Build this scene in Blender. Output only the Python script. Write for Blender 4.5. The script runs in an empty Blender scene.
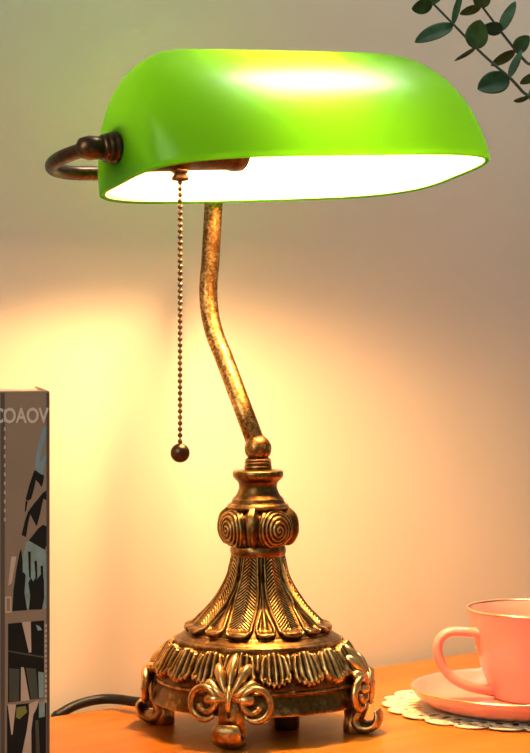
import bpy, math, random
from mathutils import Vector, Matrix

# ------------------------------------------------------------------ camera, light, exposure
SC = bpy.context.scene
COL = SC.collection
PI = math.pi
F, CX, CY = 2000.0, 265.0, 350.0            # focal length and horizon in a 530x753 frame
CAM = Vector((0.0051, -1.46, 0.276))
cd = bpy.data.cameras.new('camera')
cd.sensor_fit = 'VERTICAL'; cd.sensor_height = 24.0; cd.lens = F / 753 * 24.0
cd.shift_y = (CY - 376.5) / 753.0
cd.clip_start = 0.05
cam = bpy.data.objects.new('camera', cd); COL.objects.link(cam)
cam.location = CAM; cam.rotation_euler = (PI / 2, 0, 0)
SC.camera = cam

W = bpy.data.worlds.new('World'); SC.world = W; W.use_nodes = True
bg = W.node_tree.nodes['Background']
bg.inputs[0].default_value = (0.80, 0.86, 0.74, 1); bg.inputs[1].default_value = 0.25

def area_light(name, loc, target, size, power, color, size_y=None):
    l = bpy.data.lights.new(name, 'AREA'); l.energy = power; l.color = color
    l.shape = 'RECTANGLE'; l.size = size; l.size_y = size_y or size
    o = bpy.data.objects.new(name, l); COL.objects.link(o); o.location = loc
    o.rotation_euler = (Vector(target) - Vector(loc)).to_track_quat('-Z', 'Y').to_euler()
    return o
area_light('added_fill_light', (-1.7, -2.2, 1.5), (0, 0, 0.15), 2.0, 58, (0.98, 0.98, 0.82), 1.8)  # added unseen fill from the front left, lifts the wall and the brass
area_light('shade_highlight_light', (0.46, 0.44, 1.52), (0.3, 0.0, 0.2), 0.26, 15, (1.0, 0.97, 0.88))  # added unseen light, placed so its reflection makes the shade's hot spot

vs = SC.view_settings
SC.display_settings.display_device = 'sRGB'
vs.view_transform = 'Standard'; vs.look = 'None'; vs.exposure = 0.0; vs.gamma = 1.0
vs.use_curve_mapping = False
BULB_POWER = 740.0

# ------------------------------------------------------------------ helpers
def at(x, y, d):
    """world point seen at pixel x, y of the frame, d metres in front of the camera"""
    return CAM + Vector(((x - CX) / F * d, d, -(y - CY) / F * d))

def link(name, verts, faces, mat, parent=None, smooth=True, mats=None, fmat=None):
    me = bpy.data.meshes.new(name)
    me.from_pydata([tuple(v) for v in verts], [], faces)
    for m in (mats or [mat]): me.materials.append(m)
    if fmat: me.polygons.foreach_set('material_index', fmat)
    if smooth: me.polygons.foreach_set('use_smooth', [True] * len(me.polygons))
    me.update()
    o = bpy.data.objects.new(name, me); COL.objects.link(o)
    if parent: 
        o.parent = parent
        o.matrix_parent_inverse = Matrix.Translation(-parent_loc(parent))
    return o

def parent_loc(p):
    v = Vector((0, 0, 0))
    while p is not None:
        v += p.location; p = p.parent if p.parent and p.type != 'MESH' else None
    return v

def thing(name, label, cat, loc, group=None):
    o = bpy.data.objects.new(name, None); COL.objects.link(o); o.location = loc
    o.empty_display_size = 0.02
    o['label'] = label; o['category'] = cat
    if group: o['group'] = group
    return o

def tag(o, label, cat, group=None):
    o['label'] = label; o['category'] = cat
    if group: o['group'] = group
    return o

class MB:
    def __init__(s): s.v = []; s.f = []; s.m = []
    def add(s, v, f, m=0):
        b = len(s.v); s.v += [Vector(p) for p in v]
        s.f += [tuple(i + b for i in q) for q in f]; s.m += [m] * len(f); return s
    def build(s, name, mat, parent=None, smooth=True, mats=None):
        return link(name, s.v, s.f, mat, parent, smooth, mats, s.m if mats else None)

def tube(path, rad, seg=16, cap=True, side=None, flat=1.0):
    """swept tube; rad a number or list; with `side` fixed the section is an ellipse: flat*r along the side vector (number or list)"""
    P = [Vector(p) for p in path]; n = len(P)
    R = rad if isinstance(rad, (list, tuple)) else [rad] * n
    FL = flat if isinstance(flat, (list, tuple)) else [flat] * n
    v, f = [], []; a = None
    for i in range(n):
        t = (P[min(i + 1, n - 1)] - P[max(i - 1, 0)]).normalized()
        if side is not None:
            a = Vector(side); a = (a - t * a.dot(t)).normalized()
        elif a is None:
            a = t.orthogonal().normalized()
        else:
            a = (a - t * a.dot(t)).normalized()
        b = t.cross(a)
        for k in range(seg):
            q = 2 * PI * k / seg
            v.append(P[i] + a * math.cos(q) * R[i] * FL[i] + b * math.sin(q) * R[i])
    for i in range(n - 1):
        for k in range(seg):
            k2 = (k + 1) % seg
            f.append((i * seg + k, i * seg + k2, (i + 1) * seg + k2, (i + 1) * seg + k))
    if cap:
        f.append(tuple(range(seg - 1, -1, -1))); f.append(tuple((n - 1) * seg + k for k in range(seg)))
    return v, f

def spline(pts, n=10):
    """Catmull-Rom through points (any dimension given as tuples)"""
    P = [tuple(p) for p in pts]; P = [P[0]] + P + [P[-1]]; out = []
    for i in range(1, len(P) - 2):
        for k in range(n):
            t = k / n
            out.append(tuple(0.5 * (2 * b + (c - a) * t + (2 * a - 5 * b + 4 * c - d) * t * t + (-a + 3 * b - 3 * c + d) * t ** 3)
                             for a, b, c, d in zip(P[i - 1], P[i], P[i + 1], P[i + 2])))
    out.append(P[-2]); return out

def lathe(prof, seg=96, center=(0, 0, 0), close_bottom=False, close_top=False):
    """prof: list of (r, z)"""
    c = Vector(center); v, f = [], []
    for r, z in prof:
        for k in range(seg):
            q = 2 * PI * k / seg; v.append(c + Vector((r * math.cos(q), r * math.sin(q), z)))
    for i in range(len(prof) - 1):
        for k in range(seg):
            k2 = (k + 1) % seg
            f.append((i * seg + k, i * seg + k2, (i + 1) * seg + k2, (i + 1) * seg + k))
    if close_bottom: f.append(tuple(range(seg - 1, -1, -1)))
    if close_top: f.append(tuple((len(prof) - 1) * seg + k for k in range(seg)))
    return v, f

def sphere(c, r, nu=20, nv=12, scale=(1, 1, 1)):
    v, f = [], []; c = Vector(c)
    for i in range(1, nv):
        p = PI * i / nv
        for k in range(nu):
            q = 2 * PI * k / nu
            v.append(c + Vector((r * scale[0] * math.sin(p) * math.cos(q), r * scale[1] * math.sin(p) * math.sin(q), r * scale[2] * math.cos(p))))
    v.append(c + Vector((0, 0, r * scale[2]))); v.append(c - Vector((0, 0, r * scale[2])))
    T, B = len(v) - 2, len(v) - 1
    for i in range(nv - 2):
        for k in range(nu):
            k2 = (k + 1) % nu
            f.append((i * nu + k, (i + 1) * nu + k, (i + 1) * nu + k2, i * nu + k2))
    for k in range(nu):
        k2 = (k + 1) % nu
        f.append((T, k, k2)); f.append((B, (nv - 2) * nu + k2, (nv - 2) * nu + k))
    return v, f

def box(o, ax, ay, az):
    """box from corner o spanned by three vectors"""
    o, ax, ay, az = map(Vector, (o, ax, ay, az))
    v = [o + ax * i + ay * j + az * k for k in (0, 1) for j in (0, 1) for i in (0, 1)]
    f = [(0, 2, 3, 1), (4, 5, 7, 6), (0, 1, 5, 4), (2, 6, 7, 3), (0, 4, 6, 2), (1, 3, 7, 5)]
    return v, f

def bevel(o, w, seg=3, angle=None):
    m = o.modifiers.new('bevel', 'BEVEL'); m.width = w; m.segments = seg; m.limit_method = 'ANGLE'
    return o

def smoothstep(a, b, x):
    t = min(1, max(0, (x - a) / (b - a))); return t * t * (3 - 2 * t)

# ------------------------------------------------------------------ materials
def new_mat(name):
    m = bpy.data.materials.new(name); m.use_nodes = True
    nt = m.node_tree; p = nt.nodes['Principled BSDF']
    return m, nt, p

def N(nt, kind, **kw):
    n = nt.nodes.new(kind)
    for k, v in kw.items():
        if k.startswith('i_'): n.inputs[k[2:].replace('_', ' ')].default_value = v
        else: setattr(n, k, v)
    return n

def ramp(nt, fac, stops):
    r = nt.nodes.new('ShaderNodeValToRGB'); e = r.color_ramp.elements
    e[0].position, e[0].color = stops[0][0], (*stops[0][1], 1)
    e[1].position, e[1].color = stops[-1][0], (*stops[-1][1], 1)
    for p, c in stops[1:-1]:
        x = e.new(p); x.color = (*c, 1)
    nt.links.new(fac, r.inputs[0]); return r

def plain(name, col, rough=0.5, metallic=0.0, spec=0.5, noise=0.0, scale=40.0, bump=0.0, coat=0.0):
    m, nt, p = new_mat(name)
    p.inputs['Roughness'].default_value = rough; p.inputs['Metallic'].default_value = metallic
    p.inputs['Specular IOR Level'].default_value = spec; p.inputs['Coat Weight'].default_value = coat
    tc = N(nt, 'ShaderNodeTexCoord'); nz = N(nt, 'ShaderNodeTexNoise', i_Scale=scale, i_Detail=4.0)
    nt.links.new(tc.outputs['Object'], nz.inputs['Vector'])
    lo = tuple(c * (1 - noise) for c in col); hi = tuple(min(1, c * (1 + noise)) for c in col)
    r = ramp(nt, nz.outputs['Fac'], [(0.3, lo), (0.7, hi)])
    nt.links.new(r.outputs[0], p.inputs['Base Color'])
    if bump:
        b = N(nt, 'ShaderNodeBump', i_Strength=bump, i_Distance=0.002)
        nt.links.new(nz.outputs['Fac'], b.inputs['Height']); nt.links.new(b.outputs[0], p.inputs['Normal'])
    return m

def antique(name, dark, mid, gold, speck=0.5, scale=220.0, rough=0.34, wear=1.0):
    """antique brass: dark patina, gold rubbed through on raised edges and in specks"""
    m, nt, p = new_mat(name); L = nt.links
    p.inputs['Metallic'].default_value = 1.0
    tc = N(nt, 'ShaderNodeTexCoord')
    n1 = N(nt, 'ShaderNodeTexNoise', i_Scale=scale, i_Detail=5.0, i_Roughness=0.65)
    n2 = N(nt, 'ShaderNodeTexNoise', i_Scale=scale * 0.22, i_Detail=3.0)
    L.new(tc.outputs['Object'], n1.inputs['Vector']); L.new(tc.outputs['Object'], n2.inputs['Vector'])
    geo = N(nt, 'ShaderNodeNewGeometry')
    pt = N(nt, 'ShaderNodeMapRange'); pt.inputs[1].default_value = 0.44; pt.inputs[2].default_value = 0.58
    L.new(geo.outputs['Pointiness'], pt.inputs[0])
    a = N(nt, 'ShaderNodeMath', operation='MULTIPLY_ADD'); a.inputs[1].default_value = speck
    L.new(n1.outputs['Fac'], a.inputs[0])
    b = N(nt, 'ShaderNodeMath', operation='MULTIPLY'); b.inputs[1].default_value = 0.6 * wear
    L.new(pt.outputs[0], b.inputs[0]); L.new(b.outputs[0], a.inputs[2])
    c = N(nt, 'ShaderNodeMath', operation='MULTIPLY_ADD'); c.inputs[1].default_value = 0.35
    L.new(n2.outputs['Fac'], c.inputs[0]); L.new(a.outputs[0], c.inputs[2])
    r = ramp(nt, c.outputs[0], [(0.46, dark), (0.72, mid), (1.0, gold)])
    L.new(r.outputs[0], p.inputs['Base Color'])
    rr = N(nt, 'ShaderNodeMapRange'); rr.inputs[3].default_value = rough + 0.14; rr.inputs[4].default_value = rough - 0.06
    L.new(c.outputs[0], rr.inputs[0]); L.new(rr.outputs[0], p.inputs['Roughness'])
    bp = N(nt, 'ShaderNodeBump', i_Strength=0.12, i_Distance=0.0006)
    L.new(n1.outputs['Fac'], bp.inputs['Height']); L.new(bp.outputs[0], p.inputs['Normal'])
    return m

BRASS = antique('antique brass', (0.020, 0.011, 0.006), (0.17, 0.083, 0.023), (0.76, 0.50, 0.20))
BRASS_POLE = antique('speckled brass', (0.020, 0.010, 0.005), (0.18, 0.080, 0.022), (0.74, 0.47, 0.16), speck=0.92, scale=420, rough=0.36, wear=0.3)
BRONZE = antique('dark bronze', (0.030, 0.017, 0.010), (0.10, 0.055, 0.030), (0.36, 0.21, 0.10), speck=0.5, rough=0.34, wear=0.6)

# wall paint
WALL, nt, p = new_mat('wall plaster')
tc = N(nt, 'ShaderNodeTexCoord')
n1 = N(nt, 'ShaderNodeTexNoise', i_Scale=5.0, i_Detail=3.0); n2 = N(nt, 'ShaderNodeTexNoise', i_Scale=90.0, i_Detail=4.0)
nt.links.new(tc.outputs['Object'], n1.inputs['Vector']); nt.links.new(tc.outputs['Object'], n2.inputs['Vector'])
r = ramp(nt, n1.outputs['Fac'], [(0.3, (0.66, 0.60, 0.52)), (0.7, (0.70, 0.64, 0.55))])
nt.links.new(r.outputs[0], p.inputs['Base Color']); p.inputs['Roughness'].default_value = 0.7
b = N(nt, 'ShaderNodeBump', i_Strength=0.10, i_Distance=0.001)
nt.links.new(n2.outputs['Fac'], b.inputs['Height']); nt.links.new(b.outputs[0], p.inputs['Normal'])

# table wood
WOOD, nt, p = new_mat('orange wood')
tc = N(nt, 'ShaderNodeTexCoord'); mp = N(nt, 'ShaderNodeMapping')
mp.inputs['Scale'].default_value = (2.2, 26.0, 26.0)
nt.links.new(tc.outputs['Object'], mp.inputs['Vector'])
n1 = N(nt, 'ShaderNodeTexNoise', i_Scale=2.0, i_Detail=6.0, i_Roughness=0.6, i_Distortion=0.4)
nt.links.new(mp.outputs[0], n1.inputs['Vector'])
r = ramp(nt, n1.outputs['Fac'], [(0.25, (0.30, 0.088, 0.006)), (0.5, (0.39, 0.126, 0.009)), (0.75, (0.47, 0.170, 0.015))])
nt.links.new(r.outputs[0], p.inputs['Base Color'])
p.inputs['Roughness'].default_value = 0.35; p.inputs['Specular IOR Level'].default_value = 0.35; p.inputs['Coat Weight'].default_value = 0.0; p.inputs['Coat Roughness'].default_value = 0.2

# glass of the shade: green outside over an opal lining
def glass_layers():
    g, nt, p = new_mat('green cased glass'); L = nt.links
    p.inputs['Base Color'].default_value = (0.030, 0.19, 0.005, 1); p.inputs['Roughness'].default_value = 0.24
    p.inputs['Specular IOR Level'].default_value = 0.35
    tr = N(nt, 'ShaderNodeBsdfTranslucent'); tr.inputs[0].default_value = (0.125, 0.50, 0.010, 1)
    mx = N(nt, 'ShaderNodeMixShader'); mx.inputs[0].default_value = 0.6
    L.new(p.outputs[0], mx.inputs[1]); L.new(tr.outputs[0], mx.inputs[2])
    L.new(mx.outputs[0], nt.nodes['Material Output'].inputs[0])
    w, nt, p = new_mat('opal lining'); L = nt.links
    p.inputs['Base Color'].default_value = (0.60, 0.59, 0.56, 1); p.inputs['Roughness'].default_value = 0.35
    tp = N(nt, 'ShaderNodeBsdfTransparent'); tp.inputs[0].default_value = (1, 0.98, 0.92, 1)
    mx = N(nt, 'ShaderNodeMixShader'); mx.inputs[0].default_value = 0.10
    L.new(p.outputs[0], mx.inputs[1]); L.new(tp.outputs[0], mx.inputs[2])
    L.new(mx.outputs[0], nt.nodes['Material Output'].inputs[0])
    return g, w
GREEN, OPAL = glass_layers()

BULB, nt, p = new_mat('lit bulb glass')
p.inputs['Base Color'].default_value = (0.9, 0.9, 0.85, 1)
p.inputs['Emission Color'].default_value = (1.0, 0.545, 0.20, 1); p.inputs['Emission Strength'].default_value = BULB_POWER

RUBBER = plain('black cable rubber', (0.008, 0.006, 0.005), 0.5, noise=0.1, spec=0.25)
PINK = plain('pink glaze', (0.72, 0.26, 0.195), 0.30, noise=0.02, coat=0.3)
GOLD = plain('gold edge', (0.80, 0.58, 0.28), 0.25, metallic=1.0)
LACE = plain('cream lace', (0.66, 0.60, 0.40), 0.85, noise=0.08, scale=300, bump=0.4)
LEAF = plain('eucalyptus leaf', (0.017, 0.050, 0.020), 0.6, noise=0.4, scale=90, spec=0.2)
STEM = plain('dark stem', (0.020, 0.022, 0.014), 0.6, noise=0.2)
CERAMIC = plain('stone vase glaze', (0.62, 0.60, 0.56), 0.5, noise=0.05)
FLOOR = plain('grey floor', (0.30, 0.28, 0.26), 0.6, noise=0.1, scale=6)
COVER = plain('brown book cover', (0.23, 0.155, 0.108), 0.45, noise=0.06, scale=25)
HINGE = plain('dark cover hinge', (0.075, 0.055, 0.045), 0.5, noise=0.1)
PAGES = plain('cream page edges', (0.66, 0.50, 0.38), 0.8, noise=0.06, scale=200)
INK = plain('black print', (0.007, 0.006, 0.005), 0.6, noise=0.3, spec=0.2)
TEAL = plain('grey teal print', (0.19, 0.26, 0.25), 0.45, noise=0.2, scale=120)
BLUE = plain('grey blue print', (0.16, 0.23, 0.265), 0.45, noise=0.1)
TAN = plain('tan print', (0.46, 0.33, 0.255), 0.45, noise=0.08)
OLIVE = plain('olive print', (0.16, 0.16, 0.035), 0.45, noise=0.2)
FOREST = plain('dark green print', (0.042, 0.048, 0.034), 0.45, noise=0.3)
LETTER = plain('pale brown lettering', (0.52, 0.40, 0.33), 0.45, noise=0.04)

# ------------------------------------------------------------------ room and table
AW = math.radians(42.3)
TU = Vector((math.cos(AW), math.sin(AW), 0)); TN = Vector((math.sin(AW), -math.cos(AW), 0)); Z = Vector((0, 0, 1))
y0 = 683.0 + 2.0
P0 = at(49, 716.6, 0.276 * F / (716.6 - CY)); P0.z = 0            # a point of the table's back edge
GAP = 0.016
wv, wf = box(P0 - TU * 1.6 - TN * GAP - Z * 0.74, TU * 3.6, -TN * 0.10, Z * 2.6)
wall = link('wall_back', wv, wf, WALL, smooth=False); wall['kind'] = 'structure'
fv, ff = box(P0 - TU * 1.6 - TN * GAP - Z * 0.80, TU * 3.6, TN * 2.4, Z * 0.06)
floor = link('floor', fv, ff, FLOOR, smooth=False); floor['kind'] = 'structure'

TT = 0.028
table = thing('table', 'orange wooden table in front of the wall, carrying the lamp, book and cup', 'table', P0 + TN * 0.34 + TU * 0.2 - Z * 0.74)
def plank(name, o, L, D, H, mat, parent):
    """box mesh in the table's own axes, so its grain runs along it"""
    v, f = box((0, 0, 0), (L, 0, 0), (0, -D, 0), (0, 0, H))
    me = bpy.data.meshes.new(name); me.from_pydata(v, [], f); me.materials.append(mat)
    me.update(); me.flip_normals()
    ob = bpy.data.objects.new(name, me); COL.objects.link(ob)
    ob.rotation_euler = (0, 0, AW); ob.parent = parent; ob.location = o - parent.location
    bevel(ob, 0.0025, 2); return ob
plank('tabletop', P0 - TU * 0.7 - Z * TT, 1.8, 0.68, TT, WOOD, table)
for a in (-0.66, 1.0):
    for b in (0.03, 0.59):
        plank('leg', P0 + TU * a + TN * b - Z * 0.74, 0.06, 0.06, 0.74 - TT, WOOD, table)

# ------------------------------------------------------------------ the lamp
K = 0.00073
lamp = thing('desk_lamp', 'lit desk lamp with a green glass shade on an ornate antique brass base', 'lamp', (0, 0, 0))

# --- base skirt, leaf band, stepped ledge
skirt = spline([(0.0735, 0.0215), (0.0768, 0.0215), (0.0772, 0.0235), (0.0755, 0.029), (0.0735, 0.034), (0.0738, 0.0358), (0.0745, 0.0368), (0.0735, 0.0382), (0.0710, 0.0385)], 4)
v, f = lathe([(0.001, 0.0240), (0.070, 0.0235)] + skirt + [(0.060, 0.0385)], 160)
base = link('base', v, f, BRASS, lamp)
LEAF_N = 18
def relief(name, prof, nseg, nrow, fn, mat, parent, rot=0.0):
    P = spline(prof, 24)
    L = [0.0]
    for a, b in zip(P, P[1:]): L.append(L[-1] + math.hypot(b[0] - a[0], b[1] - a[1]))
    rows = []
    j = 0
    for i in range(nrow + 1):
        s = L[-1] * i / nrow
        while j < len(L) - 2 and L[j + 1] < s: j += 1
        q = (s - L[j]) / max(1e-9, L[j + 1] - L[j])
        r = P[j][0] + (P[j + 1][0] - P[j][0]) * q; z = P[j][1] + (P[j + 1][1] - P[j][1]) * q
        tr, tz = P[j + 1][0] - P[j][0], P[j + 1][1] - P[j][1]; l = math.hypot(tr, tz) or 1
        rows.append((r, z, tz / l, -tr / l))
    v, f = [], []
    for i, (r, z, nr, nz) in enumerate(rows):
        for k in range(nseg):
            th = 2 * PI * k / nseg
            h = fn(th - rot, i / nrow, r)
            rr, zz = r + nr * h, z + nz * h
            v.append((rr * math.cos(th), rr * math.sin(th), zz))
    for i in range(nrow):
        for k in range(nseg):
            k2 = (k + 1) % nseg
            f.append((i * nseg + k, i * nseg + k2, (i + 1) * nseg + k2, (i + 1) * nseg + k))
    return link(name, v, f, mat, parent)

def per(th, n):
    x = (th * n / (2 * PI)); k = math.floor(x + 0.5); return x - k, int(k) % n      # -0.5..0.5, index

def band_fn(th, t, r):
    x, k = per(th, LEAF_N)
    h = 0.0
    # broad acanthus leaf: hangs from the top (t=1), many ribs fan out to a ragged foot
    half = 0.50 * (0.66 + 0.34 * math.sin(PI * min(1, 0.30 + 0.75 * t)))
    u_ = x / half if half else 0
    foot = 0.08 + 0.16 * abs(x * 2) ** 1.6 + 0.035 * math.cos(u_ * PI * 7)
    top = 0.95 - 0.20 * abs(x) - 0.03 * math.cos(u_ * PI * 7)
    edge = smoothstep(half, half - 0.05, abs(x)) * smoothstep(foot, foot + 0.07, t) * smoothstep(top + 0.03, top - 0.05, t)
    ribs = 0.00085 * math.cos(u_ * PI * 5 * (1.15 - 0.3 * t) + 0.5 * math.sin(k * 2.4 + t * 5)) + 0.0009 * math.exp(-(u_ / 0.13) ** 2)
    body = 0.0020 + 0.0012 * math.cos(u_ * PI / 2) if abs(u_) < 1 else 0.0020
    curl = 0.0018 * math.exp(-((t - foot - 0.09) / 0.07) ** 2)
    h += edge * (body + ribs * smoothstep(0.08, 0.3, t) + curl)
    h -= 0.0012 * math.exp(-((abs(x) - 0.5) / 0.05) ** 2) * smoothstep(0.15, 0.3, t) * smoothstep(0.95, 0.8, t)
    x2, _ = per(th + PI / LEAF_N, LEAF_N)
    h += 0.0022 * smoothstep(0.07, 0.01, abs(x2)) * smoothstep(0.42, 0.55, t) * smoothstep(0.95, 0.8, t)
    return h
band_prof = [(0.0725, 0.0378), (0.0722, 0.042), (0.0700, 0.049), (0.0655, 0.057), (0.0615, 0.0625), (0.0600, 0.0645)]
relief('leaf_band', band_prof, 640, 56, band_fn, BRASS, lamp)
v, f = lathe(spline([(0.0605, 0.0625), (0.0612, 0.0640), (0.0610, 0.0662), (0.0600, 0.0672), (0.0590, 0.0676), (0.0570, 0.0690), (0.0535, 0.0708), (0.0500, 0.0722), (0.030, 0.0725)], 4), 128)
link('ledge', v, f, BRASS, lamp)

# --- bell shaped column with feathered leaves
FN = 16
def bell_fn(th, t, r):
    # t = 0 at the flared foot, 1 under the collar
    xa, ka = per(th, FN // 2)                       # broad feathers
    xb, kb = per(th + 2 * PI / FN, FN // 2)         # pointed ribs between them
    arc = 2 * PI / (FN // 2) * r
    h = 0.0
    wb = 0.225 - 0.205 * smoothstep(0.05, 0.70, t)
    wb = max(wb, 0.02 * smoothstep(1.0, 0.7, t))
    g = 0.0011 / arc                                # groove of about one millimetre
    wa = 0.5 - wb - g * 0.6
    if t < 0.16: wa = min(wa, 0.185 + 0.8 * max(0, t - 0.03))
    if t < 0.16: wb = min(wb, 0.155 + 0.4 * max(0, t - 0.03))
    tip = 0.0
    for x_, w_, t0 in ((xa, wa, 0.015), (xb, wb, 0.03)):
        q = abs(x_) / max(w_, 1e-4)
        if q >= 1: continue
        end = t0 + 0.055 * (1 - math.sqrt(1 - q * q))
        on = smoothstep(1.0, 1.0 - min(0.8, 0.0011 / (w_ * arc)), q) * smoothstep(end, end + 0.025, t)
        if on <= 0: continue
        k1 = 0.0011 / (w_ * arc)                    # one millimetre in units of the half width
        rim = math.exp(-((q - 1 + 1.3 * k1) / (0.8 * k1)) ** 2)
        if w_ is wa:
            inn = smoothstep(1 - 2.0 * k1, 1 - 3.0 * k1, q) * smoothstep(0.13, 0.20, t)
            her = math.cos((t * 30 + q * w_ * arc * 420) * 2 * PI * 0.9)
            vein = math.exp(-(q / (0.9 * k1)) ** 2) * smoothstep(0.1, 0.2, t)
            hh = 0.0015 + 0.0009 * rim + inn * (0.0005 * her - 0.0003) + 0.0009 * vein
        else:
            hh = 0.0011 + 0.0009 * rim + 0.0006 * math.cos(q * PI * 2) * smoothstep(0.1, 0.2, t) * smoothstep(0.7, 0.55, t)
        lift = 0.0034 * math.exp(-((t - 0.065) / 0.050) ** 2) * math.sqrt(max(0, 1 - 0.6 * q * q))
        h = max(h, on * (hh + lift))
    # dark drops above the pointed ribs
    h -= 0.0024 * math.exp(-(xb / (0.0016 / arc)) ** 2 - ((t - 0.78) / 0.055) ** 2)
    return h
bell_prof = [(0.0535, 0.0690), (0.0505, 0.0728), (0.0450, 0.0785), (0.0325, 0.0915), (0.0222, 0.1085), (0.0172, 0.1270)]
relief('column', bell_prof, 960, 220, bell_fn, BRASS, lamp, rot=math.radians(-90 - 16))

v, f = lathe(spline([(0.015, 0.1255), (0.0190, 0.1258), (0.0203, 0.1285), (0.0204, 0.1310), (0.0190, 0.1338), (0.0150, 0.1342)], 5), 96)
link('collar', v, f, BRASS, lamp)

def knop_fn(th, t, r):
    x, k = per(th, 4)                                # volutes
    y = (t - 0.47) * 0.031 / 0.0285
    d = math.hypot(x * 2 * PI / 4, y * 1.0)
    hv = 0.0
    if d < 0.60:
        hv = 0.00048 * math.cos((d * 2 * PI / 0.105) + math.atan2(y, x * 2 * PI / 4)) * smoothstep(0.60, 0.5, d) + 0.0006 * smoothstep(0.60, 0.45, d)
    x2, _ = per(th + PI / 4, 4)
    a = abs(x2) * 2 * PI / 4
    wt = 0.13 + 0.07 * smoothstep(0.3, 0.9, t)
    ht = 0.0026 * smoothstep(wt, wt * 0.3, a) * smoothstep(0.02, 0.2, t) - 0.0014 * math.exp(-((a - wt - 0.05) / 0.05) ** 2)
    return hv + ht
knop_prof = [(0.0185, 0.1335), (0.0228, 0.1355), (0.0268, 0.1415), (0.0276, 0.1480), (0.0262, 0.1550), (0.0218, 0.1592), (0.0190, 0.1612)]
relief('knop', knop_prof, 480, 90, knop_fn, BRASS, lamp, rot=math.radians(-90 + 34))

v, f = lathe(spline([(0.0180, 0.1595), (0.0215, 0.1602), (0.0227, 0.1620), (0.0214, 0.1640), (0.0200, 0.1645), (0.0190, 0.1662), (0.0185, 0.1678), (0.0160, 0.1705),
                     (0.0143, 0.1745), (0.0140, 0.1775), (0.0150, 0.1800), (0.0172, 0.1822), (0.0184, 0.1842), (0.0184, 0.1868), (0.0172, 0.1882), (0.0110, 0.1888),
                     (0.0100, 0.1893), (0.0103, 0.1908), (0.0097, 0.1920), (0.0099, 0.1936), (0.0093, 0.1948), (0.0094, 0.1962), (0.0075, 0.1975)], 5), 96)
link('neck', v, f, BRASS, lamp)
v, f = sphere((0, 0, 0.2040), 0.0099, 40, 24)
link('ball_joint', v, f, BRASS_POLE, lamp)

# --- shade frame
TH, TAU, RHO = math.radians(32.4), math.radians(9.9), math.radians(3.6)
DO = 1.450; SCL = DO / 1.484
U = Vector((math.cos(TH), math.sin(TH), 0)); Fv = Vector((math.sin(TH), -math.cos(TH), 0))
U2 = U * math.cos(RHO) + Z * math.sin(RHO)
F2 = Fv * math.cos(TAU) + Z * math.sin(TAU)
W2 = F2.cross(U2).normalized(); F2 = U2.cross(W2).normalized()
O = at(300, 178, DO)
def S(u, f_, w): return O + U2 * u + F2 * f_ + W2 * w
SA, SB, SH, SCC, SN, SM, SNB = .1514 * SCL, .0731 * SCL, .0975 * SCL, .083 * SCL, 2.85, 3.85, 1.45

def shade_rows(a, b, h, c, nt_=40, nu=160):
    rows = []
    for i in range(nt_):
        t = math.sin(PI / 2 * i / (nt_ - 1)); t = min(t, 0.99999)
        A = a - c * (1 - (1 - t ** SN) ** (1 / SN)); B = b * (1 - t ** SNB) ** (1 / SNB)
        row = []
        for k in range(nu):
            q = 2 * PI * k / nu; ca, sb = math.cos(q), math.sin(q)
            row.append((A * math.copysign(abs(ca) ** (2 / SM), ca), B * math.copysign(abs(sb) ** (2 / SM), sb), t * h))
        rows.append(row)
    return rows
G = 0.0038
outer = shade_rows(SA, SB, SH, SCC); inner = shade_rows(SA - G, SB - G, SH - G, SCC - G * 0.5)
nu = 160; v = []; f = []; fm = []
for row in outer: v += [S(*p) for p in row]
no = len(v)
for row in inner: v += [S(*p) for p in row]
nr = len(outer)
for i in range(nr - 1):
    for k in range(nu):
        k2 = (k + 1) % nu
        f.append((i * nu + k2, i * nu + k, (i + 1) * nu + k, (i + 1) * nu + k2)); fm.append(0)
        f.append((no + i * nu + k, no + i * nu + k2, no + (i + 1) * nu + k2, no + (i + 1) * nu + k)); fm.append(1)
def close(off, m, flip):
    b = off + (nr - 1) * nu
    for k in range(nu // 2):
        q = (b + k, b + k + 1, b + (nu - k - 1) % nu, b + (nu - k) % nu)
        q = tuple(dict.fromkeys(q))
        if len(q) > 2: f.append(q if flip else q[::-1]); fm.append(m)
close(0, 0, False); close(no, 1, True)
nlip = len(v)
lip = [(u_ , f_, -0.0014) for (u_, f_, _) in shade_rows(SA - G * .5, SB - G * .5, SH, SCC)[0]]
v += [S(*p) for p in lip]
for k in range(nu):
    k2 = (k + 1) % nu
    f.append((k, k2, nlip + k2, nlip + k)); fm.append(0)
    f.append((nlip + k, nlip + k2, no + k2, no + k)); fm.append(0)
shade = link('shade', v, f, None, lamp, True, [GREEN, OPAL], fm)
shade['label'] = 'glossy green glass shade with white lining'

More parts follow.
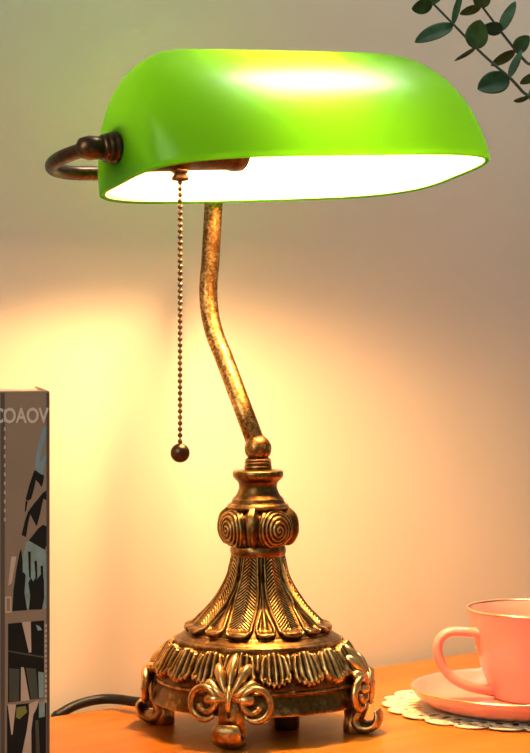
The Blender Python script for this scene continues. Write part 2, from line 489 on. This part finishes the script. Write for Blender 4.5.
# --- socket axis, knob, bracket
WK = 0.0245 * SCL
tk = WK / SH
AK = SA - SCC * (1 - (1 - tk ** SN) ** (1 / SN))
def around(prof, seg=40):
    """turned profile (radius, u) about the shade's long axis"""
    v, f = [], []
    for r, u_ in prof:
        for k in range(seg):
            q = 2 * PI * k / seg; v.append(S(u_, r * math.cos(q), WK + r * math.sin(q)))
    for i in range(len(prof) - 1):
        for k in range(seg):
            k2 = (k + 1) % seg
            f.append((i * seg + k2, i * seg + k, (i + 1) * seg + k, (i + 1) * seg + k2))
    f.append(tuple(range(seg))); f.append(tuple((len(prof) - 1) * seg + k for k in range(seg - 1, -1, -1)))
    return v, f
knob = MB()
e = -AK
knob.add(*around([(0.002, e - 0.030), (0.0068, e - 0.0275), (0.0085, e - 0.021), (0.0080, e - 0.015), (0.0070, e - 0.0125), (0.0086, e - 0.0118), (0.0092, e - 0.0103), (0.0086, e - 0.0088),
                  (0.0098, e - 0.0080), (0.0103, e - 0.0063), (0.0098, e - 0.0048), (0.0106, e - 0.0040), (0.0111, e - 0.002), (0.0108, e + 0.0005), (0.004, e + 0.001), (0.004, e + 0.006)]))
knob.build('knob', BRONZE, lamp)
AF = SB + 0.015
ball_u = e - 0.021
# pole and bracket centre line
def solve_u(px, f_, w):
    lo, hi = -0.2, 0.2
    for _ in range(50):
        m = (lo + hi) / 2; q = S(m, f_, w) - CAM
        if CX + F * q.x / q.y < px: lo = m
        else: hi = m
    return lo
uP = solve_u(214.5, -AF, 0.0)
top = S(uP, -AF, 0.004)
arm_w = WK - 0.004
dB = CAM.y + 0; 
bend = at(207.5, 314, (top - CAM).y + 0.004)
low = Vector((0, 0, 0.2040))
lowdir = (bend - low)
bA = bend + (low - bend) * 0.30; bB = bend + (top - bend) * 0.42; bC = bend + Vector((-0.0032, 0, 0))
pole = [low + lowdir * 0.02, low + lowdir * 0.35] + [bA * (1 - q) ** 2 + bC * 2 * q * (1 - q) + bB * q * q for q in (i / 14 for i in range(15))] + [bB + (top - bB) * 0.5, top, S(uP, -AF, 0.014)]
v, f = tube(pole, 0.0069, 24)
link('pole', v, f, BRASS_POLE, lamp)
RL = AF / 2
arm_w = WK + 0.003
pts = [S(uP + 0.003, -AF, 0.0128), S(uP - 0.004, -AF, 0.020), S(uP - 0.016, -AF, 0.0255), S(uP - 0.05, -AF, arm_w), S(e + 0.045, -AF, arm_w), S(e + 0.024, -AF + 0.001, arm_w)]
pts += [S(e + a_, -AF * b_, arm_w - 0.003 * (1 - b_)) for a_, b_ in ((0.010, 0.965), (-0.004, 0.89), (-0.015, 0.78), (-0.0225, 0.63), (-0.0265, 0.46), (-0.027, 0.30), (-0.0245, 0.14))]
pts.append(S(ball_u - 0.001, -0.002, WK))
v, f = tube(spline(pts, 5), 0.0052, 20)
link('bracket', v, f, BRONZE, lamp)
sock = MB()
sock.add(*around([(0.010, e + 0.0035), (0.0130, e + 0.0045), (0.0150, e + 0.012), (0.0172, e + 0.016), (0.0172, e + 0.044), (0.0185, e + 0.046), (0.0185, e + 0.052), (0.0168, e + 0.054), (0.0168, e + 0.090), (0.0180, e + 0.092), (0.0180, e + 0.099), (0.013, e + 0.1005)], 36))
socket = sock.build('socket', BRONZE, lamp)
bu = e + 0.100
bprof = spline([(0.0100, bu), (0.0105, bu + 0.016), (0.0125, bu + 0.030), (0.0180, bu + 0.046), (0.0185, bu + 0.060), (0.0140, bu + 0.072), (0.0030, bu + 0.077)], 3)
v, f = around(bprof, 16)
v = [q + W2 * (0.62 * max(0, (q - O).dot(U2) - bu)) for q in v]
link('bulb', v, f, BULB, lamp)

# --- pull chain hanging from the socket
uc = solve_u(179.8, 0.0, WK - 0.018)
cp = S(uc, 0.0, WK - 0.0195)
m = MB(); m.add(*lathe([(0.0012, 0.006), (0.0058, 0.005), (0.0058, 0.001), (0.0045, 0.0), (0.0062, -0.0022), (0.0058, -0.0045), (0.002, -0.005)][::-1], 24, cp))
m.build('chain_fitting', BRONZE, socket)
dc = (cp - CAM).y
zb = at(179, 453, dc).z
m = MB(); z = cp.z - 0.006; i = 0
while z > zb + 0.006:
    m.add(*sphere((cp.x, cp.y, z), 0.0018, 10, 6))
    z -= 0.0042
m.add(*tube([(cp.x, cp.y, cp.z), (cp.x, cp.y, zb)], 0.0005, 6))
chain = m.build('pull_chain', BRONZE, lamp)
v, f = sphere((cp.x, cp.y, zb), 0.0068, 32, 20)
link('pull_ball', v, f, BRONZE, chain)

# --- feet
def foot(ang):
    d = Vector((math.cos(ang), math.sin(ang), 0)); t = Vector((-math.sin(ang), math.cos(ang), 0))
    def L(r, s, z_): return d * r + t * s + Z * z_
    body = spline([(0.0640, 0.056, .0024, 1.2), (0.0705, 0.050, .0028, 1.3), (0.0750, 0.041, .0032, 1.5), (0.0775, 0.031, .0042, 1.9), (0.0775, 0.020, .0048, 1.9), (0.0735, 0.011, .0054, 1.9),
                   (0.0760, 0.0058, .0052, 2.0), (0.0820, 0.0048, .0044, 2.4), (0.0875, 0.0075, .0036, 3.0), (0.0896, 0.0135, .0029, 3.5), (0.0880, 0.0172, .0022, 4.0)], 5)
    v, f = tube([L(r, 0, z_) for r, z_, _, _ in body], [q[2] for q in body], 20, True, t, [q[3] for q in body])
    ft = link('foot', v, f, BRASS, lamp)
    # heel block under the base
    mb = MB(); mb.add(*tube([L(0.0710, 0, 0.022), L(0.0708, 0, 0.008), L(0.0710, 0, 0.0012), L(0.0710, 0, 0.0004)], [.0062, .0070, .0074, .0066], 20, True, t, 1.25))
    mb.build('heel', BRASS, ft)
    # two volutes
    for sg in (-1, 1):
        P, R = [], []
        for i in range(46):
            q = i / 45; a = -0.75 * PI + q * 2.55 * PI; rad = 0.0108 * (1 - 0.10 * q - 0.55 * smoothstep(0.55, 1.0, q))
            s = sg * (0.0182 + math.cos(a) * rad * 0.95 * 1.0); z_ = 0.0315 + math.sin(a) * rad * 1.05
            rr = 0.0795 - (abs(s) ** 2) * 12 * 0.5 + 0.0022 + 0.0015 * q
            P.append(L(rr, s, z_)); R.append(0.0029 * (1 - 0.25 * q) * (0.55 + 0.45 * smoothstep(0, 0.12, q)))
        v, f = tube(P, R, 12); 
        sc = MB(); sc.add(v, f)
        sc.add(*sphere(P[-1], 0.0026, 14, 8))
        sc.build('volute', BRASS, ft)
    # palmette: lobes fanning up from the middle of the leg
    pm = MB()
    for a in (-78, -52, -26, 0, 26, 52, 78):
        ar = math.radians(a); ln = 0.030 - 0.009 * (abs(a) / 74) ** 1.2
        P, R = [], []
        for i in range(15):
            q = i / 14; s = math.sin(ar) * ln * q * (1 - 0.10 * q * abs(a) / 74); z_ = 0.0335 + math.cos(ar) * ln * q - 0.004 * q * q * abs(a) / 74
            # follow the sloping side of the base
            rs = 0.0752 - max(0, z_ - 0.038) * 0.60 - max(0, z_ - 0.052) * 0.35
            rr = math.sqrt(max(1e-6, rs * rs - s * s)) + 0.0052 + 0.0026 * math.sin(PI * q)
            P.append(L(rr, s, z_)); R.append((0.0011 + 0.0030 * smoothstep(0, 0.85, q)) * math.sqrt(max(0.02, 1 - max(0, (q - 0.78) / 0.225) ** 2)))
        pm.add(*tube(P, R, 10, True, t, 0.95))
    pm.add(*tube([L(0.0812, 0, 0.044), L(0.0838, 0, 0.038), L(0.0842, 0, 0.031), L(0.0822, 0, 0.022)], [.0008, .0020, .0022, .0012], 12))
    pm.build('palmette', BRASS, ft)
    return ft
FA = -PI / 2 - math.radians(14)
for k in range(4): foot(FA + k * PI / 2)
v, f = lathe([(0.0008, 0.0004), (0.0088, 0.0004), (0.0094, 0.002), (0.0090, 0.018), (0.0088, 0.025)], 32, (0.021, -0.002, 0), True)
link('support_stud', v, f, BRONZE, lamp)

cord = [at(175, 701, 1.475), at(150, 703, 1.505), at(134, 701.5, 1.522), at(120, 699.5, 1.533), at(104, 699, 1.538), at(88, 701.5, 1.533), at(73, 706.5, 1.526), at(60, 714, 1.519), at(55, 719, 1.5165)]
q = cord[-1]; cord += [q + Vector((-.004, -.0035, -.02)), q + Vector((-.005, -.0045, -.035))]
v, f = tube(spline(cord, 8), 0.0038, 14)
o = link('power_cord', v, f, RUBBER, lamp); o['label'] = 'black power cord'

# ------------------------------------------------------------------ book
BD = 1.25
bk = at(49.7, CY + 0.276 * F / BD, BD)                        # bottom right front corner of the spine
BY = math.radians(9)
bs = Vector((math.cos(BY), math.sin(BY), 0)); bd = Vector((-math.sin(BY), math.cos(BY), 0)); bn = -bd
PXM = BD / F
BH = (791.6 - 391.0) * PXM; BT = 0.0365; BL = 0.165
bk.z = 0
book = thing('book', 'thick brown picture book standing upright at the left edge, dark art on its spine', 'book', bk - bs * BT * 0.5 + bd * BL * 0.5)
def bbox_(s0, s1, d0, d1, z0, z1): return box(bk + bs * s0 + bd * d0 + Z * z0, bs * (s1 - s0), bd * (d1 - d0), Z * (z1 - z0))
m = MB()
m.add(*bbox_(-0.0022, 0, 0.0005, BL, 0, BH)); m.add(*bbox_(-BT, -BT + 0.0022, 0.0005, BL, 0, BH))
m.add(*bbox_(-BT, 0, -0.0012, 0.0012, 0, BH))
bevel(m.build('cover', COVER, book, False), 0.0005, 2)
link('page_block', *bbox_(-BT + 0.0022, -0.0022, 0.0012, BL - 0.004, 0.003, BH - 0.0012), PAGES, book, False)
m = MB(); m.add(*bbox_(-0.0021, -0.0002, -0.0014, -0.0010, 0.001, BH - 0.001)); m.add(*bbox_(-BT + 0.006, -BT + 0.0085, -0.0014, -0.0010, 0.001, BH - 0.001))
m.build('hinge', HINGE, book, False)
cs = math.cos(BY)
def sp(x, y):                                                # printed artwork: (mm-like) picture coordinates on the spine
    return ((x - 49.7) * PXM / cs * 1.0, (791.6 - y) * PXM)
art = MB(); AM = [INK, TEAL, BLUE, TAN, OLIVE, FOREST]
lay = [0]
def poly(pts, mi, layer):
    y = -0.0013 - 0.00012 * layer
    a = sum(pts[i][0] * pts[(i + 1) % len(pts)][1] - pts[(i + 1) % len(pts)][0] * pts[i][1] for i in range(len(pts)))
    if a > 0: pts = pts[::-1]
    Q = [sp(*q) for q in pts]; n = len(Q)
    fr = [bk + bs * s + bd * y + Z * z_ for s, z_ in Q]; bb = [bk + bs * s + bd * (-0.0010) + Z * z_ for s, z_ in Q]
    art.add(fr + bb, [tuple(range(n))] + [(i, i + n, (i + 1) % n + n, (i + 1) % n) for i in range(n)], mi)
poly([(43, 428), (46.3, 426), (46.5, 433), (43.5, 443), (41, 456), (39.6, 462), (43, 458), (46.5, 453), (46.5, 458.5), (44, 466), (43, 475), (38, 472), (35.3, 466), (36, 457), (39, 442)], 2, 0)
poly([(34.5, 470), (37, 471), (41, 474), (44, 475.5), (43.2, 482), (41.5, 487), (39, 483), (36, 479.5), (34.3, 488), (31.5, 498), (28.5, 500.5), (26, 499), (29.5, 485)], 0, 0)
poly([(26, 500), (28, 501), (26.5, 510), (25, 512)], 0, 0)
poly([(46.6, 490), (46.6, 500), (43.5, 498.5), (42, 504), (40.5, 512), (39, 518), (36.8, 526), (33.5, 520), (30.6, 513.7), (28.5, 522), (26.3, 536.5), (22, 534.5), (25.4, 520), (28.3, 511.5), (34, 503.5), (37.5, 499.5), (42.5, 493)], 0, 0)
poly([(38.5, 528), (43, 524.5), (46.5, 526), (46.5, 545), (44.5, 549.5), (29, 540)], 0, 1)
poly([(27, 541), (30, 540.5), (45, 549), (46.8, 560), (46.8, 608.5), (18, 609.5), (22, 560)], 1, 0)
poly([(21.5, 548), (19.8, 553), (17, 568), (14, 590), (13, 610), (27.5, 609.4), (24.8, 592), (26, 574), (23, 571), (23, 560)], 0, 1)
poly([(29, 609), (30.5, 595), (28.6, 582), (31, 577), (33.5, 581), (35.5, 577), (37, 579), (40, 575), (42.5, 573), (44, 580), (44.2, 597), (42, 608.8)], 0, 1)
poly([(28.3, 551), (31, 551), (31, 577), (29.4, 577)], 0, 1)
poly([(34.5, 561), (37, 560), (37.5, 577), (36, 580)], 0, 1)
poly([(40.5, 566), (43, 565), (43.2, 576), (41, 576)], 0, 1)
poly([(12, 556), (17, 555.5), (12.5, 582), (9, 585)], 3, 0)
for a in ([(6, 595.5), (12.2, 595.5), (12.2, 597.2), (6, 597.2)], [(6, 610), (12.2, 610), (12.2, 611.6), (6, 611.6)], [(6, 597), (7.4, 597), (7.4, 610), (6, 610)], [(10.8, 597), (12.2, 597), (12.2, 610), (10.8, 610)]): poly(a, 3, 0)
poly([(8.8, 622.5), (44, 620), (44, 697.5), (8.8, 701)], 0, 0)
poly([(22.3, 621.3), (31, 620.8), (31.6, 651.5), (29.3, 652)], 3, 1)
poly([(21.5, 666), (24.3, 666.5), (30, 699.3), (21.2, 700)], 3, 1)
poly([(8.8, 649), (44, 656), (44, 657.6), (8.8, 650.4)], 5, 1)
poly([(10, 667), (20, 668), (19.5, 699.5), (10, 700.4)], 5, 1)
poly([(26, 666.8), (36, 668), (38.5, 698), (31.3, 698.6)], 5, 1)
poly([(38.3, 671), (43.8, 672), (43.8, 697), (39.2, 697.5)], 1, 1)
poly([(36, 624), (40, 626), (42, 629.5), (38, 630)], 1, 1)
poly([(7.8, 704), (46, 701), (46, 786), (7.8, 786)], 0, 0)
poly([(8.5, 703), (16.6, 703), (13.2, 733), (12, 733)], 3, 1)
poly([(29, 703), (39, 699.5), (37, 707), (33.5, 714), (31.5, 730), (32, 786), (20, 786), (22, 755), (27, 730), (29.5, 712)], 3, 1)
poly([(17.2, 706), (26, 705), (27.5, 711), (20, 718), (16.5, 716)], 4, 1)
poly([(39, 701.5), (44.8, 700.5), (44.8, 716), (39, 717)], 1, 1)
poly([(35.5, 720), (38.5, 719), (40.5, 760), (36.5, 770)], 5, 1)
for i in range(16): poly([(44.8, 624 + i * 5), (46.8, 624 + i * 5), (46.8, 627 + i * 5), (44.8, 627 + i * 5)], 3, 1)
for i in range(13): poly([(4.8, 409 + i * 9), (6.6, 409 + i * 9), (6.6, 412.5 + i * 9), (4.8, 412.5 + i * 9)], 3, 1)
art.build('spine_artwork', None, book, False, AM)

def text_mesh(body, name, mat, parent, loc, xdir, zdir, height, width):
    cu = bpy.data.curves.new(name, 'FONT'); cu.body = body; cu.extrude = 0.0; cu.fill_mode = 'FRONT'; cu.offset = 0.028
    ob = bpy.data.objects.new(name, cu); COL.objects.link(ob)
    dg = bpy.context.evaluated_depsgraph_get(); me0 = bpy.data.meshes.new_from_object(ob.evaluated_get(dg))
    vs_ = [v_.co.copy() for v_ in me0.vertices]; fs = [tuple(p_.vertices) for p_ in me0.polygons]
    bpy.data.objects.remove(ob); bpy.data.curves.remove(cu); bpy.data.meshes.remove(me0)
    x0, x1 = min(q.x for q in vs_), max(q.x for q in vs_); y0_, y1 = min(q.y for q in vs_), max(q.y for q in vs_)
    out = [loc + xdir * ((q.x - x0) / (x1 - x0) * width) + zdir * ((q.y - y0_) / (y1 - y0_) * height) for q in vs_]
    return link(name, out, fs, mat, parent, False)
s0, z0 = sp(-6.0, 423.0); s1, z1 = sp(48.8, 407.5)
text_mesh('COAOV', 'lettering', LETTER, book, bk + bs * s0 + bd * -0.0016 + Z * z0, bs, Z, z1 - z0, s1 - s0)['label'] = 'pale capital letters across the top'

# ------------------------------------------------------------------ doily, saucer, cup
CD = 0.276 * F / (706 - CY)
cc = at(525, 708, CD); cc.z = 0
PM = CD / F
# doily: polar lace, holes left open
m = MB(); R0 = 143 * PM; NS = 24; nseg = NS * 16
radii = [0.0, 0.3, 0.6, 0.66, 0.70, 0.74, 0.78, 0.82, 0.86, 0.895, 0.93, 0.965, 1.0]
def dr(k, j):
    th = 2 * PI * k / nseg; base_ = radii[j]
    x, _ = per(th, NS)
    sc_ = 1 - 0.09 * smoothstep(0.80, 1.0, base_) * (1 - math.sqrt(max(0, 1 - (2 * x) ** 2)))
    return th, R0 * base_ * sc_
for j in range(1, len(radii)):
    for k in range(nseg):
        th, rr = dr(k, j)
        zz = 0.0010 + 0.0004 * math.sin(th * 9 + j)
        m.v.append(cc + Vector((rr * math.cos(th), rr * math.sin(th), zz)))
m.v.append(cc + Vector((0, 0, 0.001))); ci = len(m.v) - 1
for k in range(nseg): m.f.append((ci, k, (k + 1) % nseg)); m.m.append(0)
for j in range(len(radii) - 2):
    for k in range(nseg):
        x = k % 16
        hole = False
        if j in (4, 5) and x in (2, 3, 4, 10, 11, 12): hole = True
        if j in (8,) and x in (5, 6, 8, 9): hole = True
        if j in (9,) and x in (3, 4, 7, 10, 11): hole = True
        if j in (7,) and x in (0, 1, 7, 8, 14, 15): hole = True
        if hole: continue
        k2 = (k + 1) % nseg
        m.f.append((j * nseg + k, (j + 1) * nseg + k, (j + 1) * nseg + k2, j * nseg + k2)); m.m.append(0)
d_ = m.build('doily', LACE, None, True)
sm = d_.modifiers.new('thickness', 'SOLIDIFY'); sm.thickness = 0.0009; sm.offset = 1
tag(d_, 'round cream lace doily with scalloped edge under the pink saucer', 'doily')

zs = 0.0024
cc = at(525, 711, 0.276 * F / (711 - CY)); cc.z = 0
RS = 113 * PM
saucer = thing('saucer', 'pink saucer with a gold edge, lying on the lace doily under the cup', 'saucer', cc + Z * zs)
prof = [(0.0005, 0.0018), (0.030, 0.0018), (0.056, 0.0004), (0.059, 0.0), (0.063, 0.0008), (0.076, 0.0052), (RS * 0.955, 0.0118), (RS - 0.0008, 0.0166), (RS + 0.0002, 0.0180), (RS - 0.0010, 0.0188), (RS - 0.004, 0.0172), (RS * 0.86, 0.0098), (0.064, 0.0064), (0.050, 0.0055), (0.0005, 0.0052)]
ZK = 0.92; prof = [(r_, z_ * ZK) for r_, z_ in prof]
v, f = lathe(spline(prof, 4), 128, cc + Z * zs)
link('plate', v, f, PINK, saucer)
v, f = lathe([(RS + 0.0003, 0.0179 * ZK), (RS + 0.0002, 0.0184 * ZK), (RS - 0.0006, 0.01905 * ZK), (RS - 0.0012, 0.0190 * ZK), (RS - 0.0015, 0.0186 * ZK)], 128, cc + Z * zs)
link('gold_rim', v, f, GOLD, saucer)

cq = at(537, 697, CD - 0.006); cq.z = zs + 0.0050
RC = 69.5 * PM * 1.0
HC = at(537, 608.5, CD - 0.006).z - cq.z
cup = thing('teacup', 'pink china teacup with a gold rim, standing on the pink saucer', 'cup', cq)
ro = [(0.0005, 0.0015), (0.027, 0.0015), (0.0295, 0.0), (0.0320, 0.0004), (0.0345, 0.004), (0.0388, 0.0145), (0.0430, 0.027), (0.0470, 0.043), (0.0503, 0.059)]
k_ = RC / 0.0530; kz = HC / 0.072
ro = [(r_ * k_ if r_ > .001 else r_, z_ * kz) for r_, z_ in ro]
full = ro + [(RC, HC), (RC - 0.0009, HC + 0.0008), (RC - 0.0022, HC - 0.0006)] + [(max(0.0005, r_ - 0.0030), z_ + 0.003) for r_, z_ in ro[::-1] if z_ > 0.003 * kz] + [(0.0005, 0.0058)]
v, f = lathe(spline(full, 5), 128, cq)
link('bowl', v, f, PINK, cup)
v, f = lathe([(RC + 0.0003, HC - 0.0003), (RC + 0.0002, HC + 0.0003), (RC - 0.0009, HC + 0.0011), (RC - 0.0017, HC + 0.0005), (RC - 0.0021, HC - 0.0001)], 128, cq)
link('gold_rim', v, f, GOLD, cup)
hd = CD - 0.020
hp = [at(x_, y_ + 2.5, hd + q_) for x_, y_, q_ in ((484, 630, 0), (475, 630, 0), (463, 629, 0), (450, 629.5, 0), (441, 635, 0), (437.5, 645, 0), (440, 658, 0), (446, 669, 0), (456, 678, 0), (468, 683.5, 0), (480, 686.5, .004), (491, 687.5, .010))]
hv = spline(hp, 6); n_ = len(hv)
rad = [0.0037 + 0.0012 * (smoothstep(0.10, 0.0, i / n_) + smoothstep(0.9, 1.0, i / n_)) for i in range(n_)]
v, f = tube(hv, rad, 16, True, (0, 1, 0), 1.3)
link('handle', v, f, PINK, cup)

# ------------------------------------------------------------------ eucalyptus in a vase standing off to the right
vc = Vector((0.385, 0.29, 0))
vase = thing('vase', 'pale stone vase at the table end, holding the eucalyptus', 'vase', vc)
v, f = lathe(spline([(0.0005, 0.0), (0.034, 0.0), (0.040, 0.006), (0.052, 0.06), (0.050, 0.11), (0.030, 0.165), (0.024, 0.19), (0.030, 0.21), (0.0275, 0.212), (0.021, 0.19), (0.027, 0.165), (0.046, 0.11), (0.047, 0.06), (0.036, 0.008), (0.0005, 0.006)], 5), 64, vc)
link('body', v, f, CERAMIC, vase)
PD = 1.60
random.seed(4)
def leaf_mesh(b, tip, wpx, d, twist, dt):
    B = at(b[0], b[1], d); T = at(tip[0], tip[1], d + dt)
    ax = T - B; Ln = ax.length; ax.normalize()
    toc = (CAM - B).normalized(); side = ax.cross(toc).normalized(); nrm = side.cross(ax).normalized()
    side2 = side * math.cos(twist) + nrm * math.sin(twist); nrm2 = side2.cross(ax)
    hw = wpx * d / F / 2 / max(0.35, math.cos(twist))
    v, f = [], []; n = 14; ns = 6
    for i in range(n + 1):
        q = i / n
        w = hw * (math.sin(PI * min(1, q ** 0.85)) ** 0.62) if 0 < q < 1 else 0.0004
        for j in range(-ns, ns + 1):
            x = j / ns
            v.append(B + ax * (Ln * q) + side2 * (w * x) + nrm2 * (-0.22 * hw * (1 - abs(x)) * 0.8 * (w / hw) + 0.10 * Ln * (q * (1 - q))))
    c = 2 * ns + 1
    for i in range(n):
        for j in range(c - 1): f.append((i * c + j, i * c + j + 1, (i + 1) * c + j + 1, (i + 1) * c + j))
    return v, f
def branch(label, px, leaves, d, tail):
    pts = [at(x, y, d) for x, y in px] + tail
    root = thing('eucalyptus_branch', label, 'branch', tail[-1], 'eucalyptus branches')
    P = spline(pts, 6); n = len(P)
    v, f = tube(P, [0.0008 + 0.0010 * i / n for i in range(n)], 10)
    link('stem', v, f, STEM, root)
    for b, tp, w, tw, dt in leaves:
        v, f = leaf_mesh(b, tp, w, d, tw, dt)
        o = link('leaf', v, f, LEAF, root)
        s = o.modifiers.new('thickness', 'SOLIDIFY'); s.thickness = 0.0005
branch('lower left sprig of dark green eucalyptus above the right end of the shade',
       [(412, -18), (422, -8), (433.6, 4), (453.4, 24.3), (475.8, 47.5), (494.3, 64.7), (510, 78), (522, 91), (534, 105)],
       [((433, 4), (412, 9), 15, 0.5, -.004), ((433, 4), (440, -18), 14, 0.4, .005), ((453, 24), (415, 42), 15, -0.6, -.01), ((453.5, 24), (462, -10), 6.5, 1.0, .01),
        ((474, 49), (480, 20), 23, 0.2, -.012), ((475, 48), (455, 61), 4, 1.15, .015), ((509, 77), (478, 89), 23, -0.3, -.012), ((510, 77), (521, 50), 8, 0.9, .012),
        ((529, 98), (514, 101), 5, 1.0, -.006), ((530, 99), (545, 80), 12, 0.4, .01), ((422, -8), (404, -14), 12, 0.3, .0)],
       PD, [Vector((0.235, 0.165, 0.43)), Vector((0.30, 0.22, 0.345)), Vector((0.36, 0.272, 0.25)), Vector((0.384, 0.288, 0.17)), Vector((0.388, 0.294, 0.012))])
branch('upper right sprig of dark green eucalyptus in the top right corner of the picture',
       [(458, -24), (470, -10), (481, 5), (493, 21), (502, 33), (515.5, 50), (526, 62), (538, 74)],
       [((484, 8), (479, -10), 17, 0.2, -.01), ((481, 6), (460, 14.5), 9, 0.7, .008), ((503, 30), (483, 27), 14, 0.2, -.01), ((501, 31), (515, 1), 11, 0.6, .012),
        ((514, 52), (529, 36), 15, 0.2, -.01), ((515, 51), (491, 66), 10, 0.6, .01), ((470, -10), (456, -4), 10, 0.4, 0), ((538, 74), (551, 58), 14, 0.3, .01), ((538, 74), (520, 84), 9, 0.5, .01)],
       PD + 0.035, [Vector((0.255, 0.20, 0.445)), Vector((0.32, 0.25, 0.36)), Vector((0.372, 0.288, 0.25)), Vector((0.393, 0.296, 0.17)), Vector((0.380, 0.286, 0.012))])
